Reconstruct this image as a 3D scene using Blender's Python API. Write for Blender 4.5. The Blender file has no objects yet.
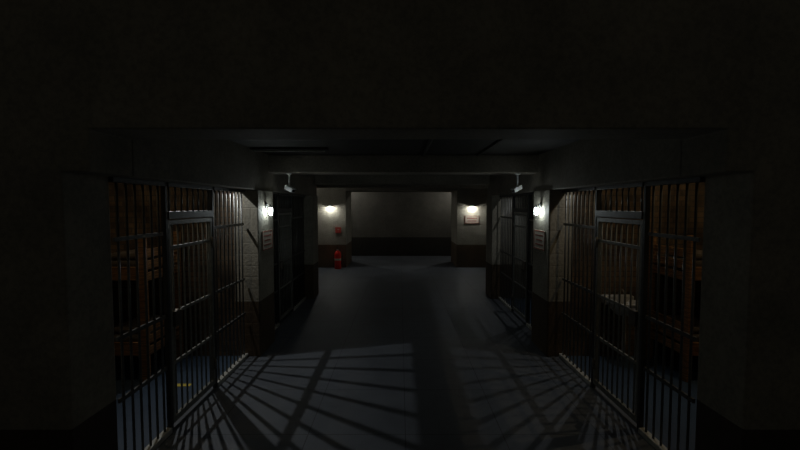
import bpy, bmesh, math, random
from mathutils import Vector, Matrix
random.seed(4)
scene=bpy.context.scene
COL=scene.collection
H=2.12   # camera height

# ------------------------------------------------------------ materials
def newmat(name):
    m=bpy.data.materials.new(name); m.use_nodes=True
    nt=m.node_tree; b=nt.nodes['Principled BSDF']
    return m,nt,b
def N(nt,t,**k):
    n=nt.nodes.new(t)
    for a,v in k.items(): setattr(n,a,v)
    return n
def ramp(nt,fac,stops):
    r=N(nt,'ShaderNodeValToRGB')
    els=r.color_ramp.elements
    els[0].position=stops[0][0]; els[0].color=(*stops[0][1],1)
    els[1].position=stops[-1][0]; els[1].color=(*stops[-1][1],1)
    for p,c in stops[1:-1]:
        e=els.new(p); e.color=(*c,1)
    nt.links.new(fac,r.inputs['Fac']); return r.outputs['Color']
def mix(nt,fac,a,b,mode='MIX'):
    n=N(nt,'ShaderNodeMix',data_type='RGBA',blend_type=mode)
    if isinstance(fac,(int,float)): n.inputs[0].default_value=fac
    else: nt.links.new(fac,n.inputs[0])
    for i,v in ((6,a),(7,b)):
        if isinstance(v,tuple): n.inputs[i].default_value=(*v,1)
        else: nt.links.new(v,n.inputs[i])
    return n.outputs[2]
def noise(nt,vec,scale,detail=5,rough=.6):
    n=N(nt,'ShaderNodeTexNoise'); n.inputs['Scale'].default_value=scale
    n.inputs['Detail'].default_value=detail; n.inputs['Roughness'].default_value=rough
    nt.links.new(vec,n.inputs['Vector']); return n.outputs['Fac']
def bump(nt,b,h,s=.3,d=.02):
    n=N(nt,'ShaderNodeBump'); n.inputs['Strength'].default_value=s; n.inputs['Distance'].default_value=d
    nt.links.new(h,n.inputs['Height']); nt.links.new(n.outputs['Normal'],b.inputs['Normal'])

def wall_mat(name,up,low,split=.78,joint=True,bs=.25):
    m,nt,b=newmat(name)
    g=N(nt,'ShaderNodeNewGeometry'); pos=g.outputs['Position']
    sep=N(nt,'ShaderNodeSeparateXYZ'); nt.links.new(pos,sep.inputs[0])
    add=N(nt,'ShaderNodeMath',operation='ADD'); nt.links.new(sep.outputs[0],add.inputs[0]); nt.links.new(sep.outputs[1],add.inputs[1])
    comb=N(nt,'ShaderNodeCombineXYZ'); nt.links.new(add.outputs[0],comb.inputs[0]); nt.links.new(sep.outputs[2],comb.inputs[1])
    n1=noise(nt,pos,1.6,6); n2=noise(nt,pos,28,4)
    stain=ramp(nt,n1,[(.3,(.62,.62,.6)),(.7,(1.05,1.03,1.0))])
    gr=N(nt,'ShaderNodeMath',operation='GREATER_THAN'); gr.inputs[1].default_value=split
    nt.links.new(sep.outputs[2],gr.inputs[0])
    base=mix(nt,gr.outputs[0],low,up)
    c=mix(nt,1.0,base,stain,'MULTIPLY')
    speck=ramp(nt,n2,[(.35,(.66,.66,.66)),(.6,(1,1,1))])
    c=mix(nt,.7,c,speck,'MULTIPLY')
    br=N(nt,'ShaderNodeTexBrick'); br.inputs['Scale'].default_value=1.0
    br.inputs['Brick Width'].default_value=.4; br.inputs['Row Height'].default_value=.16
    br.inputs['Mortar Size'].default_value=.008; br.inputs['Mortar Smooth'].default_value=.6
    nt.links.new(comb.outputs[0],br.inputs['Vector'])
    inv=N(nt,'ShaderNodeMath',operation='MULTIPLY_ADD'); inv.inputs[1].default_value=-.5 if joint else 0
    nt.links.new(br.outputs['Fac'],inv.inputs[0]); nt.links.new(n2,inv.inputs[2])
    bump(nt,b,inv.outputs[0],bs,.02)
    nt.links.new(c,b.inputs['Base Color']); b.inputs['Roughness'].default_value=.75
    return m
M_WALL=wall_mat('painted_blockwork',(.42,.4,.33),(.12,.082,.046))
M_FRONT=wall_mat('painted_entrance_wall',(.32,.295,.235),(.07,.05,.035),.65,False,.06)
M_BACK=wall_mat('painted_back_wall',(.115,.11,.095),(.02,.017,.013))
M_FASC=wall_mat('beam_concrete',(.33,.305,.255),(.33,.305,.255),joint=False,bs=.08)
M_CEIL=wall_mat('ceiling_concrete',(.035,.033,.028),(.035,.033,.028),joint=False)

def floor_mat(name,c1,c2,tile=.6,line=.55):
    m,nt,b=newmat(name)
    g=N(nt,'ShaderNodeNewGeometry'); pos=g.outputs['Position']
    n1=noise(nt,pos,1.1,7,.65); n2=noise(nt,pos,60,3)
    c=ramp(nt,n1,[(.3,c1),(.7,c2)])
    br=N(nt,'ShaderNodeTexBrick'); br.offset=0
    br.inputs['Scale'].default_value=1; br.inputs['Brick Width'].default_value=tile; br.inputs['Row Height'].default_value=tile
    br.inputs['Mortar Size'].default_value=.005
    nt.links.new(pos,br.inputs['Vector'])
    c=mix(nt,br.outputs['Fac'],c,tuple(x*line for x in c1))
    nt.links.new(c,b.inputs['Base Color'])
    r=N(nt,'ShaderNodeMapRange'); r.inputs['To Min'].default_value=.5; r.inputs['To Max'].default_value=.75
    nt.links.new(n1,r.inputs['Value']); nt.links.new(r.outputs[0],b.inputs['Roughness'])
    bump(nt,b,n2,.12,.01)
    return m
M_FLOOR=floor_mat('sealed_slate_floor',(.062,.071,.084),(.112,.125,.142),.9)
M_CFLOOR=floor_mat('blue_painted_floor',(.02,.038,.068),(.038,.07,.115),5)

def simple(name,c,rough=.5,metal=0,nz=.25,scale=12,emis=None,es=0):
    m,nt,b=newmat(name)
    tc=N(nt,'ShaderNodeTexCoord')
    n=noise(nt,tc.outputs['Object'],scale,5)
    col=ramp(nt,n,[(.3,tuple(x*(1-nz) for x in c)),(.7,tuple(min(1,x*(1+nz)) for x in c))])
    nt.links.new(col,b.inputs['Base Color'])
    b.inputs['Roughness'].default_value=rough; b.inputs['Metallic'].default_value=metal
    if emis:
        b.inputs['Emission Color'].default_value=(*emis,1); b.inputs['Emission Strength'].default_value=es
    return m
M_STEEL=simple('dark_painted_steel',(.1,.103,.097),.35,.3,.3,30)
M_DOOR=simple('grey_green_painted_steel',(.2,.205,.18),.42,.1,.25,25)
M_RAIL=simple('pale_steel',(.5,.5,.45),.4,.1,.25,25)  # light caught by the bottom rails is put into this pale colour
M_FRAME=simple('dark_steel_frame',(.05,.051,.048),.5,.3)
M_BRASS=simple('worn_lock_metal',(.2,.18,.15),.35,.9)
M_RED=simple('red_enamel',(1,.045,.03),.3,0,.05)
M_REDDARK=simple('dark_red_sign_board',(.5,.04,.03),.6,0,.1)
M_REDINK=simple('faded_red_ink',(.34,.09,.06),.8,0,.2)
M_SIGN=simple('pale_sign_board',(.62,.58,.48),.75,0,.1)
M_BLACK=simple('black_rubber',(.02,.02,.02),.6)
M_WHITE=simple('white_ceramic',(.75,.76,.74),.2,0,.05)
M_BASIN=simple('aged_grey_ceramic',(.42,.42,.4),.3,0,.15)
M_CAM=simple('white_plastic',(.9,.91,.9),.35,0,.03)
M_GLASSD=simple('dark_lens',(.01,.01,.015),.1)
M_YELLOW=simple('yellow_floor_paint',(.6,.47,.06),.6,0,.2)
M_FAB=simple('grey_wool_blanket',(.07,.058,.045),.95,0,.3,40)
M_PIL=simple('dull_pillow_cotton',(.11,.09,.07),.95,0,.1)
M_PIPE=simple('dark_conduit',(.045,.043,.038),.6,.1)
M_LAMP=simple('lit_frosted_glass',(.9,.9,.9),.4,0,.02,emis=(.88,.98,1),es=78)
M_LAMPF=simple('lit_frosted_glass_neutral',(.9,.9,.9),.4,0,.02,emis=(1,1,.96),es=240)
m,nt,b=newmat('varnished_wood'); M_WOOD=m
tc=N(nt,'ShaderNodeTexCoord'); mp=N(nt,'ShaderNodeMapping'); mp.inputs['Scale'].default_value=(1,1,14)
nt.links.new(tc.outputs['Object'],mp.inputs[0]); n=noise(nt,mp.outputs[0],5,6)
nt.links.new(ramp(nt,n,[(.35,(.1,.05,.022)),(.65,(.42,.22,.09))]),b.inputs['Base Color']); b.inputs['Roughness'].default_value=.5
m,nt,b=newmat('old_brown_brick'); M_BRICK=m
g=N(nt,'ShaderNodeNewGeometry'); sep=N(nt,'ShaderNodeSeparateXYZ'); nt.links.new(g.outputs['Position'],sep.inputs[0])
add=N(nt,'ShaderNodeMath',operation='ADD'); nt.links.new(sep.outputs[0],add.inputs[0]); nt.links.new(sep.outputs[1],add.inputs[1])
cb=N(nt,'ShaderNodeCombineXYZ'); nt.links.new(add.outputs[0],cb.inputs[0]); nt.links.new(sep.outputs[2],cb.inputs[1])
br=N(nt,'ShaderNodeTexBrick'); br.inputs['Scale'].default_value=1; br.inputs['Brick Width'].default_value=.22; br.inputs['Row Height'].default_value=.075
br.inputs['Mortar Size'].default_value=.007
br.inputs['Color1'].default_value=(.17,.112,.062,1); br.inputs['Color2'].default_value=(.09,.062,.038,1); br.inputs['Mortar'].default_value=(.06,.052,.042,1)
nt.links.new(cb.outputs[0],br.inputs['Vector'])
nn=noise(nt,g.outputs['Position'],3,6); 
nt.links.new(mix(nt,.9,br.outputs['Color'],ramp(nt,nn,[(.38,(.25,.25,.25)),(.66,(1.2,1.2,1.2))]),'MULTIPLY'),b.inputs['Base Color']); b.inputs['Roughness'].default_value=.85
bump(nt,b,br.outputs['Fac'],-.5,.01)

# ------------------------------------------------------------ mesh helpers
def mk(name,bm,mat,parent=None,bevel=0,smooth=False,loc=(0,0,0)):
    bmesh.ops.recalc_face_normals(bm,faces=bm.faces)
    me=bpy.data.meshes.new(name); bm.to_mesh(me); bm.free()
    if smooth:
        for p in me.polygons: p.use_smooth=True
    me.materials.append(mat)
    o=bpy.data.objects.new(name,me); COL.objects.link(o)
    o.location=loc
    if parent: o.parent=parent
    if bevel:
        md=o.modifiers.new('bevel','BEVEL'); md.width=bevel; md.segments=2; md.limit_method='ANGLE'
    return o
def abox(bm,x0,x1,y0,y1,z0,z1):
    v=[bm.verts.new((x,y,z)) for x in (x0,x1) for y in (y0,y1) for z in (z0,z1)]
    for f in ((0,1,3,2),(4,6,7,5),(0,4,5,1),(2,3,7,6),(0,2,6,4),(1,5,7,3)):
        bm.faces.new([v[i] for i in f])
def box(name,x0,x1,y0,y1,z0,z1,mat,parent=None,bevel=0):
    """box with its origin at its centre"""
    x0,x1=min(x0,x1),max(x0,x1)
    cx,cy,cz=(x0+x1)/2,(y0+y1)/2,(z0+z1)/2
    bm=bmesh.new(); abox(bm,x0-cx,x1-cx,y0-cy,y1-cy,z0-cz,z1-cz)
    return mk(name,bm,mat,parent,bevel,loc=(cx,cy,cz))
def acyl(bm,p0,p1,r,seg=12,r2=None):
    p0,p1=Vector(p0),Vector(p1); d=p1-p0
    rot=d.to_track_quat('Z','Y').to_matrix().to_4x4()
    bmesh.ops.create_cone(bm,cap_ends=True,segments=seg,radius1=r,radius2=r if r2 is None else r2,depth=d.length,
        matrix=Matrix.Translation((p0+p1)/2)@rot)
def cyl(name,p0,p1,r,mat,parent=None,seg=12,r2=None):
    c=(Vector(p0)+Vector(p1))/2
    bm=bmesh.new(); acyl(bm,Vector(p0)-c,Vector(p1)-c,r,seg,r2)
    o=mk(name,bm,mat,parent,loc=c)
    for p in o.data.polygons: p.use_smooth=len(p.vertices)==4
    return o
def lathe(bm,prof,seg=24,M=Matrix.Identity(4)):
    rings=[]
    for r,z in prof:
        rings.append([bm.verts.new(M@Vector((r*math.cos(2*math.pi*i/seg),r*math.sin(2*math.pi*i/seg),z))) for i in range(seg)])
    for a,b2 in zip(rings,rings[1:]):
        for i in range(seg): bm.faces.new((a[i],a[(i+1)%seg],b2[(i+1)%seg],b2[i]))
    bm.faces.new(rings[0]); bm.faces.new(rings[-1])
def tube(bm,pts,r,seg=8,closed=False):
    pts=[Vector(p) for p in pts]; n=len(pts); rings=[]
    for i,p in enumerate(pts):
        a=pts[(i-1)%n] if (closed or i>0) else p
        c=pts[(i+1)%n] if (closed or i<n-1) else p
        d=(c-a).normalized(); q=d.to_track_quat('Z','Y')
        rings.append([bm.verts.new(p+q@Vector((r*math.cos(2*math.pi*k/seg),r*math.sin(2*math.pi*k/seg),0))) for k in range(seg)])
    m_=n if closed else n-1
    for i in range(m_):
        A,B=rings[i],rings[(i+1)%n]
        best=min(range(seg),key=lambda s:sum((A[k].co-B[(k+s)%seg].co).length for k in range(seg)))
        for k in range(seg):
            bm.faces.new((A[k],A[(k+1)%seg],B[(k+1+best)%seg],B[(k+best)%seg]))
    if not closed: bm.faces.new(rings[0]); bm.faces.new(rings[-1])
def top(name,label,cat,loc=(0,0,0),group=None):
    e=bpy.data.objects.new(name,None); COL.objects.link(e); e.location=loc; e.empty_display_size=.1
    e['label']=label; e['category']=cat
    if group: e['group']=group
    return e
def struct(o,label,cat='wall'):
    o['kind']='structure'; o['label']=label; o['category']=cat

CEIL=2.87; CC=4.2; FB=2.33; BB=2.6
# ------------------------------------------------------------ shell
Y0,Y1=2.55,2.97     # thickness of the entrance wall
def wallprism(name,pts,y0,y1,mat,bevel=.012):
    bm=bmesh.new()
    a=[bm.verts.new((x,y0,z)) for x,z in pts]; b_=[bm.verts.new((x,y1,z)) for x,z in pts]
    bm.faces.new(a); bm.faces.new(b_[::-1])
    for i in range(len(pts)):
        j=(i+1)%len(pts); bm.faces.new((a[i],a[j],b_[j],b_[i]))
    return mk(name,bm,mat,bevel=bevel)
o=wallprism('wall_front',[(-7,0),(-2.2,0),(-2.2,FB),(-2.02,FB),(-2.02,BB),(2.02,BB),(2.02,FB),(2.2,FB),(2.2,0),(7,0),(7,4.5),(-7,4.5)],Y0,Y1,M_FRONT)
struct(o,'dark concrete wall with wide stepped corridor opening')
o=box('floor',-7,7,-1.5,18,-.15,0,M_FLOOR); struct(o,'dark slate coloured sealed corridor floor','floor')
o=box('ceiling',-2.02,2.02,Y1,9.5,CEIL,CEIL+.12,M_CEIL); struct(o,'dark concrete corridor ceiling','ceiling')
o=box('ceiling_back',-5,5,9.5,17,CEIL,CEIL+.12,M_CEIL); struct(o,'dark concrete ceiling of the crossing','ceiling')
i=1
for s in (-1,1):
    nm='left' if s<0 else 'right'
    def sb(name,xa,xb,*r,mat=M_WALL,bevel=.01,label='painted concrete wall',cat='wall'):
        o=box(name,s*xa,s*xb,*r,mat,bevel=bevel); struct(o,label,cat); return o
    sb(f'trim_{i}',2.02,2.24,Y1,9.5,FB,CC,mat=M_FASC,label='concrete fascia beam above the cell fronts',cat='beam'); i+=1
    sb(f'trim_{i}',2.0,2.34,5.5,6.15,0,FB,label='painted concrete pillar with brown lower band',cat='pillar'); i+=1
    sb(f'trim_{i}',2.0,2.34,8.95,9.5,0,FB,label='painted concrete pillar with brown lower band',cat='pillar'); i+=1
    sb(f'wall_{nm}_1',2.24,5,5.52,6.13,0,CC,mat=M_BRICK,bevel=0,label='brick wall between two cells')
    sb(f'wall_{nm}_2',2.24,5,8.97,9.5,0,CC,mat=M_WALL,bevel=0,label='wall closing the last cell')
    sb(f'wall_{nm}_3',5,5.15,Y1,17,0,CC,mat=M_BRICK,bevel=0,label='brick rear wall of the cells')
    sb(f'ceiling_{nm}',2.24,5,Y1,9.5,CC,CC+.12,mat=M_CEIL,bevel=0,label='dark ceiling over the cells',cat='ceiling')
    sb(f'wall_{nm}_4',1.87,5,13.5,15.0,0,CEIL,label='lit painted wall beside the far opening')
    sb(f'floor_{nm}_1',2.27,5,Y1,5.5,0,.012,mat=M_CFLOOR,bevel=0,label='blue painted cell floor',cat='floor')
    sb(f'floor_{nm}_2',2.27,5,6.15,8.95,0,.012,mat=M_CFLOOR,bevel=0,label='blue painted cell floor',cat='floor')
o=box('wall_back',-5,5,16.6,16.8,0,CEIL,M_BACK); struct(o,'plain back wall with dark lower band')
for (y0,y1,zb) in ((6.0,6.3,BB),(7.6,7.8,BB+.1),(9.25,9.5,BB),(11.6,11.85,BB+.02),(13.5,15,BB)):
    w=2.02 if y1<=9.5 else (5 if y0<13 else 1.87)
    o=box(f'trim_{i}',-w,w,y0,y1,zb,CEIL,M_FASC,bevel=.012); i+=1
    struct(o,'concrete ceiling beam across the corridor','beam')

# ------------------------------------------------------------ cell fronts
XB=2.2
HR=[.62,1.1,1.86]
def bars(parent,s,ya,yb,z0,z1,n,x=XB,mat=M_STEEL,r=.0105):
    for k in range(n):
        y=ya+(yb-ya)*(k+.5)/n
        cyl('bar',(s*x-parent.location.x,y-parent.location.y,z0),(s*x-parent.location.x,y-parent.location.y,z1),r,mat,parent,10)
def grille(s,ya,yb,n,label,grp):
    p=top('barred_panel',label,'prison bars',(s*XB,ya,0),grp)
    L=yb-ya
    bars(p,s,ya+.02,yb-.02,.03,FB-.03,n)
    for z in HR: box('crossbar',-.01,.01,0.02,L-.02,z-.016,z+.016,M_STEEL,p)
    box('bottom_rail',-.03,.03,.0,L,0.0,.05,M_RAIL,p,.004)
    box('top_rail',-.03,.03,.0,L,FB-.04,FB,M_FRAME,p,.004)
    return p
def post(s,ya,yb):
    p=box('door_post',s*(XB-.022),s*(XB+.022),ya,yb,0,FB,M_FRAME,bevel=.006)
    p['label']='dark square steel post beside a cell door'; p['category']='post'; p['group']='cell door posts'
def cell_door(s,ya,yb,label):
    p=top('cell_door',label,'prison door',(s*XB,ya,0),'barred cell doors')
    L=yb-ya; zt=1.98
    fr=bmesh.new()
    abox(fr,-.018,.018,0.005,.042,.06,zt); abox(fr,-.018,.018,L-.042,L-.005,.06,zt)
    abox(fr,-.018,.018,.042,L-.042,zt-.045,zt); abox(fr,-.018,.018,.042,L-.042,.06,.12)
    mk('door_frame',fr,M_DOOR,p,.003)
    for k in range(8):
        y=.042+(L-.084)*(k+.5)/8
        cyl('bar',(0,y,.12),(0,y,zt-.045),.0095,M_DOOR,p,10)
    for z in (.62,1.1,1.72): box('crossbar',-.01,.01,.042,L-.042,z-.015,z+.015,M_DOOR,p)
    lk=box('lock_case',-s*.04,s*.025,.05,.16,.97,1.12,M_BRASS,p,.006); lk['label']='worn metal lock case'
    for z in (.3,1.7): cyl('hinge',(-s*.028,L-.03,z-.06),(-s*.028,L-.03,z+.06),.012,M_BRASS,p)
    return p
def transom(s,ya,yb):
    p=top('transom_grille','short barred grille above a cell door','prison bars',(s*XB,ya,2.0),'grilles above cell doors')
    L=yb-ya
    for k in range(8):
        y=L*(k+.5)/8
        cyl('bar',(0,y,.04),(0,y,FB-2.0-.03),.0095,M_STEEL,p,10)
    box('bottom_rail',-.028,.028,0.005,L-.005,-.012,.06,M_FRAME,p,.004)
    box('top_rail',-.03,.03,0.005,L-.005,FB-2.04,FB-2.0,M_FRAME,p,.004)
def front(s,base,end):
    a=base; d0=base+.7 if base<4 else base+.85
    grille(s,a,d0-.04,6,'dark steel barred panel beside the cell door','fixed barred cell panels')
    post(s,d0-.04,d0)
    cell_door(s,d0,d0+.87,'grey-green steel barred cell door, closed')
    transom(s,d0,d0+.87)
    post(s,d0+.87,d0+.91)
    grille(s,d0+.91,end,8,'dark steel barred panel between door and pillar','fixed barred cell panels')
for s in (-1,1):
    front(s,2.97,5.5); front(s,6.15,8.95)

# ------------------------------------------------------------ wall lamps
def wall_lamp(loc,rotz,label):
    """local -Y points away from the wall; upright jar with wire cage"""
    p=top('wall_lamp',label,'lamp',loc,'caged pillar lamps'); p.rotation_euler=(0,0,rotz)
    RX=Matrix.Rotation(math.pi/2,4,'X')
    bm=bmesh.new(); lathe(bm,[(.036,0),(.04,.006),(.04,.018),(.032,.024)],24,RX@Matrix.Translation((0,.09,0))); mk('back_plate',bm,M_STEEL,p,smooth=True)
    T=Matrix.Translation((0,-.075,0))
    bm=bmesh.new(); tube(bm,[(0,-.02,.09),(0,-.045,.1),(0,-.068,.095),(0,-.075,.075)],.009,10)
    lathe(bm,[(.012,.078),(.024,.07),(.028,.052),(.024,.05)],20,T); mk('lamp_cap',bm,M_CAM,p,smooth=True)
    bm=bmesh.new(); lathe(bm,[(.02,.05),(.026,.03),(.026,-.02),(.022,-.042),(.012,-.053),(.003,-.055)],20,T); mk('glass_jar',bm,M_LAMP,p,smooth=True)
    bm=bmesh.new()
    for k in range(3):
        a=k*math.pi/3
        pts=[(.028,.055),(.036,.03),(.036,-.02),(.029,-.05),(.016,-.064),(0,-.067),(-.016,-.064),(-.029,-.05),(-.036,-.02),(-.036,.03),(-.028,.055)]
        tube(bm,[(r*math.cos(a),-.075+r*math.sin(a),z) for r,z in pts],.0028,6)
    for z in (.02,-.02):
        tube(bm,[(.036*math.cos(2*math.pi*j/20),-.075+.036*math.sin(2*math.pi*j/20),z) for j in range(20)],.0028,6,True)
    mk('wire_cage',bm,M_STEEL,p,smooth=True)
wall_lamp((-2.0,5.8,2.03),math.pi/2,'lit upright caged lamp on a painted pillar')
wall_lamp((2.0,5.8,2.03),-math.pi/2,'lit upright caged lamp on a painted pillar')
def hooded(loc,label):
    p=top('wall_lamp',label,'lamp',loc,'hooded wall lamps')
    box('back_plate',-.04,.04,-.02,0,-.02,.05,M_CAM,p,.006)
    bm=bmesh.new(); T=Matrix.Translation((0,-.12,0))
    lathe(bm,[(.02,.06),(.04,.052),(.062,.03),(.072,.006),(.068,.004),(.054,.026),(.035,.042),(.015,.048)],28,T)
    abox(bm,-.015,.015,-.07,-.01,.02,.045); mk('hood',bm,M_CAM,p)
    bm=bmesh.new(); lathe(bm,[(.02,.036),(.034,.022),(.036,.004),(.03,-.014),(.014,-.022),(.003,-.024)],20,T); mk('bulb',bm,M_LAMPF,p,smooth=True)
hooded((-2.4,13.5,2.06),'lit hooded lamp on wall above the fire extinguisher')
hooded((2.38,13.5,2.06),'lit hooded lamp on wall above a notice sign')

# ------------------------------------------------------------ notices
def notice(loc,rotz,w,h,label,rows=3,red=False):
    p=top('notice_sign',label,'sign',loc,'wall notices'); p.rotation_euler=(0,0,rotz)
    box('board',-w/2,w/2,-.012,0,-h/2,h/2,M_REDDARK if red else M_SIGN,p)
    bm=bmesh.new(); t=.014; e=.002
    o_=[(-w/2+e,-h/2+e),(w/2-e,-h/2+e),(w/2-e,h/2-e),(-w/2+e,h/2-e)]
    i_=[(-w/2+e+t,-h/2+e+t),(w/2-e-t,-h/2+e+t),(w/2-e-t,h/2-e-t),(-w/2+e+t,h/2-e-t)]
    a=[bm.verts.new((x,-.015,z)) for x,z in o_]; c=[bm.verts.new((x,-.015,z)) for x,z in i_]
    a2=[bm.verts.new((x,-.0122,z)) for x,z in o_]; c2=[bm.verts.new((x,-.0122,z)) for x,z in i_]
    for k in range(4):
        j=(k+1)%4
        bm.faces.new((a[k],a[j],c[j],c[k])); bm.faces.new((a2[k],a2[j],c2[j],c2[k]))
        bm.faces.new((a[k],a[j],a2[j],a2[k])); bm.faces.new((c[k],c[j],c2[j],c2[k]))
    mk('border',bm,M_REDINK,p)
    for r in range(rows):
        z=h/2-.04-(h-.08)*(r+.5)/rows; hh=(h-.08)/rows*.14
        ind=.06+.03*(r%2)
        box('text_line',-w/2+ind,w/2-ind,-.0145,-.0122,z-hh,z+hh,M_SIGN if red else M_REDINK,p)
notice((-2.0,5.84,1.61),math.pi/2,.44,.28,'pale notice with faded red border and lettering')
notice((2.0,5.84,1.61),-math.pi/2,.44,.28,'pale notice with faded red border and lettering')
notice((2.38,13.5,1.63),0,.48,.26,'pale notice with faded red border beneath lamp',2)
notice((-2.14,13.5,1.27),0,.2,.2,'small square red sign above the fire extinguisher',2,True)

# ------------------------------------------------------------ fire extinguisher
p=top('fire_extinguisher','red fire extinguisher with black hose standing on floor','fire extinguisher',(-2.12,13.25,0))
p.scale=(1.15,1.15,1.12)
bm=bmesh.new(); lathe(bm,[(.088,0),(.095,.01),(.095,.42),(.09,.46),(.072,.5),(.045,.525),(.03,.535),(.028,.55)],32); mk('cylinder_body',bm,M_RED,p,smooth=True)
bm=bmesh.new(); lathe(bm,[(.03,.55),(.034,.555),(.034,.585),(.02,.595),(.018,.61)],20); mk('valve',bm,M_BRASS,p,smooth=True)
bm=bmesh.new(); abox(bm,-.015,.015,-.11,.02,.605,.617)
v=bmesh.ops.create_cube(bm,size=1,matrix=Matrix.Translation((0,-.05,.64))@Matrix.Rotation(-.25,4,'X')@Matrix.Diagonal((.028,.14,.01,1))); mk('handle',bm,M_BLACK,p,.002)
bm=bmesh.new(); tube(bm,[(.03,0,.575),(.08,0,.59),(.12,0,.56),(.135,0,.48),(.13,0,.36),(.12,0,.25)],.011,8); acyl(bm,(.12,0,.26),(.112,0,.13),.013,12,.022); mk('hose',bm,M_BLACK,p,smooth=True)
bm=bmesh.new(); lathe(bm,[(.0955,.25),(.0965,.251),(.0965,.31),(.0955,.311)],32); mk('paper_label',bm,M_SIGN,p,smooth=True)
bm=bmesh.new(); lathe(bm,[(.02,-.005),(.02,.006),(.016,.008)],16,Matrix.Translation((0,-.04,.57))@Matrix.Rotation(math.pi/2,4,'X')); mk('pressure_gauge',bm,M_WHITE,p,smooth=True)

# ------------------------------------------------------------ security cameras
def seccam(x,s):
    y=6.05
    p=top('security_camera','white security camera hanging from concrete ceiling beam','security camera',(x,y,BB),'ceiling security cameras')
    bm=bmesh.new(); lathe(bm,[(.045,0),(.045,-.014),(.02,-.026)],20); mk('ceiling_mount',bm,M_CAM,p,smooth=True)
    cyl('stem',(0,0,-.015),(0,0,-.21),.014,M_CAM,p)
    M=Matrix.Translation((0,-.01,-.235))@Matrix.Rotation(s*.95,4,'Z')@Matrix.Rotation(.35,4,'X')
    bm=bmesh.new()
    abox(bm,-.03,.03,-.1,.075,-.028,.028)
    abox(bm,-.036,.036,-.125,.075,.0275,.036)
    bmesh.ops.transform(bm,matrix=M,verts=bm.verts); mk('camera_housing',bm,M_CAM,p,.004)
    bm=bmesh.new(); acyl(bm,(0,-.098,0),(0,-.112,0),.02,20); bmesh.ops.transform(bm,matrix=M,verts=bm.verts); mk('lens',bm,M_GLASSD,p)
seccam(-1.72,1); seccam(1.72,-1)

# ------------------------------------------------------------ ceiling conduit & unlit fittings
def conduit(p0,p1,r=.02):
    o=cyl('conduit_pipe',p0,p1,r,M_PIPE); o['label']='dark conduit pipe fixed under the ceiling'; o['category']='pipe'; o['group']='ceiling conduits'
conduit((.3,Y1,CEIL-.016),(.3,6.0,CEIL-.016),.02)
conduit((1.1,Y1,CEIL-.012),(1.1,6.0,CEIL-.012),.015)
def tubelight(x,y):
    p=top('fluorescent_fitting','unlit dark fluorescent tube fitting under the ceiling','ceiling light',(x,y,CEIL),'unlit ceiling fittings')
    box('housing',-.5,.5,-.06,.06,-.03,0.006,M_FRAME,p)
    cyl('tube',(-.46,0,-.04),(.46,0,-.04),.011,M_RAIL,p)
tubelight(-1.5,5.3); tubelight(.1,7.0)

# ------------------------------------------------------------ unseen lamps of cells, crossing and passage
def bulb(p,e,col,loc,spot=None,soft=.012):
    l=bpy.data.lights.new('bulb_light','SPOT' if spot else 'POINT'); l.energy=e; l.color=col; l.shadow_soft_size=soft
    lo=bpy.data.objects.new('bulb_light',l); COL.objects.link(lo); lo.location=loc; lo.parent=p
    if spot:
        l.spot_size=math.radians(spot[1]); l.spot_blend=.7
        lo.rotation_euler=(Vector(spot[0])-(p.location+Vector(loc))).to_track_quat('-Z','Y').to_euler()
def unseen_lamp(x,y,e,z=CEIL,col=(1,.97,.9)):
    p=top('ceiling_lamp','small unseen round ceiling lamp, lit dimly','lamp',(x,y,z),'round ceiling lamps')
    bm=bmesh.new(); lathe(bm,[(.09,.001),(.09,-.015),(.05,-.03),(.02,-.035)],20); mk('lamp_base',bm,M_CAM,p,smooth=True)
    bulb(p,e,col,(0,0,-.07))
def cell_spot(x,y,z,e,target,ang):
    p=top('cell_spot_lamp','small spot lamp hanging on stem inside cell','lamp',(x,y,CC),'cell spot lamps')
    d=z-CC
    cyl('stem',(0,0,.001),(0,0,d+.06),.01,M_PIPE,p)
    bm=bmesh.new(); lathe(bm,[(.02,d+.08),(.045,d+.07),(.05,d+.03),(.045,d+.03),(.018,d+.06)],20); mk('lamp_shade',bm,M_PIPE,p)
    bulb(p,e,(.97,.99,1),(0,0,d),(target,ang),.009)
cell_spot(-2.78,5.25,2.83,54,(-.5,3.9,0),106)
cell_spot(2.72,5.25,3.02,19,(.8,3.9,0),104)
cell_spot(3.0,7.9,3.4,24,(.9,8.3,0),80)
unseen_lamp(-3.6,4.0,15,CC,(1,.76,.46)); unseen_lamp(3.6,4.0,27,CC,(1,.76,.46))  # warm pair added out of view to brighten the cell interiors
unseen_lamp(-3.0,7.6,1.0,CC)
unseen_lamp(-2.45,15.75,20); unseen_lamp(2.45,15.75,20)
unseen_lamp(-3.4,12.4,5); unseen_lamp(3.8,11.3,4)  # left one is an added fill for the front of the extinguisher

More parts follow.
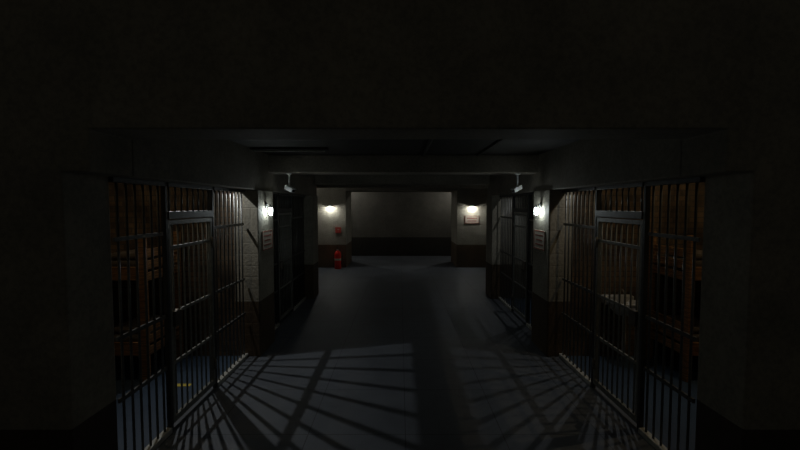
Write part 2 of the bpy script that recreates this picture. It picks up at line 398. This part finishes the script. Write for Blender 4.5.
# ------------------------------------------------------------ cell furniture
def bunk(s,x0,x1,y0,y1):
    p=top('bunk_bed','brown wooden bunk bed with thin mattresses inside cell','bed',(s*x0,y0,.012),'cell bunk beds')
    W=(x1-x0); D=y1-y0
    for px in (0,W-.07):
        for py in (0,D-.07): box('bed_post',s*px,s*(px+.07),py,py+.07,0,1.75,M_WOOD,p,.005)
    for z in (.4,1.3):
        box('side_rail',s*.07,s*(W-.07),0,.03,z-.08,z+.08,M_WOOD,p,.004)
        box('side_rail',s*.07,s*(W-.07),D-.03,D,z-.08,z+.08,M_WOOD,p,.004)
        for k in range(3):
            box('end_board',0.015*s,.045*s,.07,D-.07,z-.1+k*.14,z+.0+k*.14,M_WOOD,p,.004)
        m=box('mattress',s*.05,s*(W-.05),.035,D-.035,z+.02,z+.14,M_FAB,p,.03); m['label']='thin grey mattress'
        q=box('pillow',s*.12,s*.5,.12,D-.12,z+.14,z+.23,M_PIL,p,.035)
bunk(-1,3.05,4.95,4.66,5.46)
bunk(1,3.35,4.95,4.66,5.46)
def sink(x,y):
    p=top('wash_basin','grey ceramic wash basin on the cell wall','sink',(x,y,.78))
    bm=bmesh.new(); lathe(bm,[(.03,-.14),(.1,-.12),(.17,-.04),(.2,.03),(.21,.05),(.19,.055),(.16,.0),(.05,-.06),(.01,-.065)],28,Matrix.Diagonal((1.05,.85,1,1))); mk('basin',bm,M_BASIN,p,smooth=True)
    box('back_ledge',-.2,.2,.12,.235,-.02,.1,M_BASIN,p,.015)
    bm=bmesh.new(); tube(bm,[(0,.14,.1),(0,.13,.18),(0,.07,.2),(0,.02,.17)],.011,8); mk('tap',bm,M_BRASS,p,smooth=True)
    cyl('drain_pipe',(0,0,-.78),(0,0,-.12),.025,M_BASIN,p)
sink(2.95,5.28)
o=box('trim_90',-2.75,-2.5,4.55,4.62,.012,.016,M_YELLOW); struct(o,'yellow stripe painted on the cell floor','floor marking')

# ------------------------------------------------------------ world, camera
w=bpy.data.worlds.new('World'); scene.world=w; w.use_nodes=True
w.node_tree.nodes['Background'].inputs[0].default_value=(1,.97,.84,1)
w.node_tree.nodes['Background'].inputs[1].default_value=.0145
cam=bpy.data.cameras.new('Camera'); co=bpy.data.objects.new('Camera',cam); COL.objects.link(co)
cam.lens=18; cam.sensor_width=36; cam.clip_start=.05
co.location=(-.05,0,H); co.rotation_euler=(math.radians(90-2.86),0,0)
scene.camera=co
try:
    scene.view_settings.view_transform='Standard'; scene.view_settings.look='None'
except Exception as e: print(e)
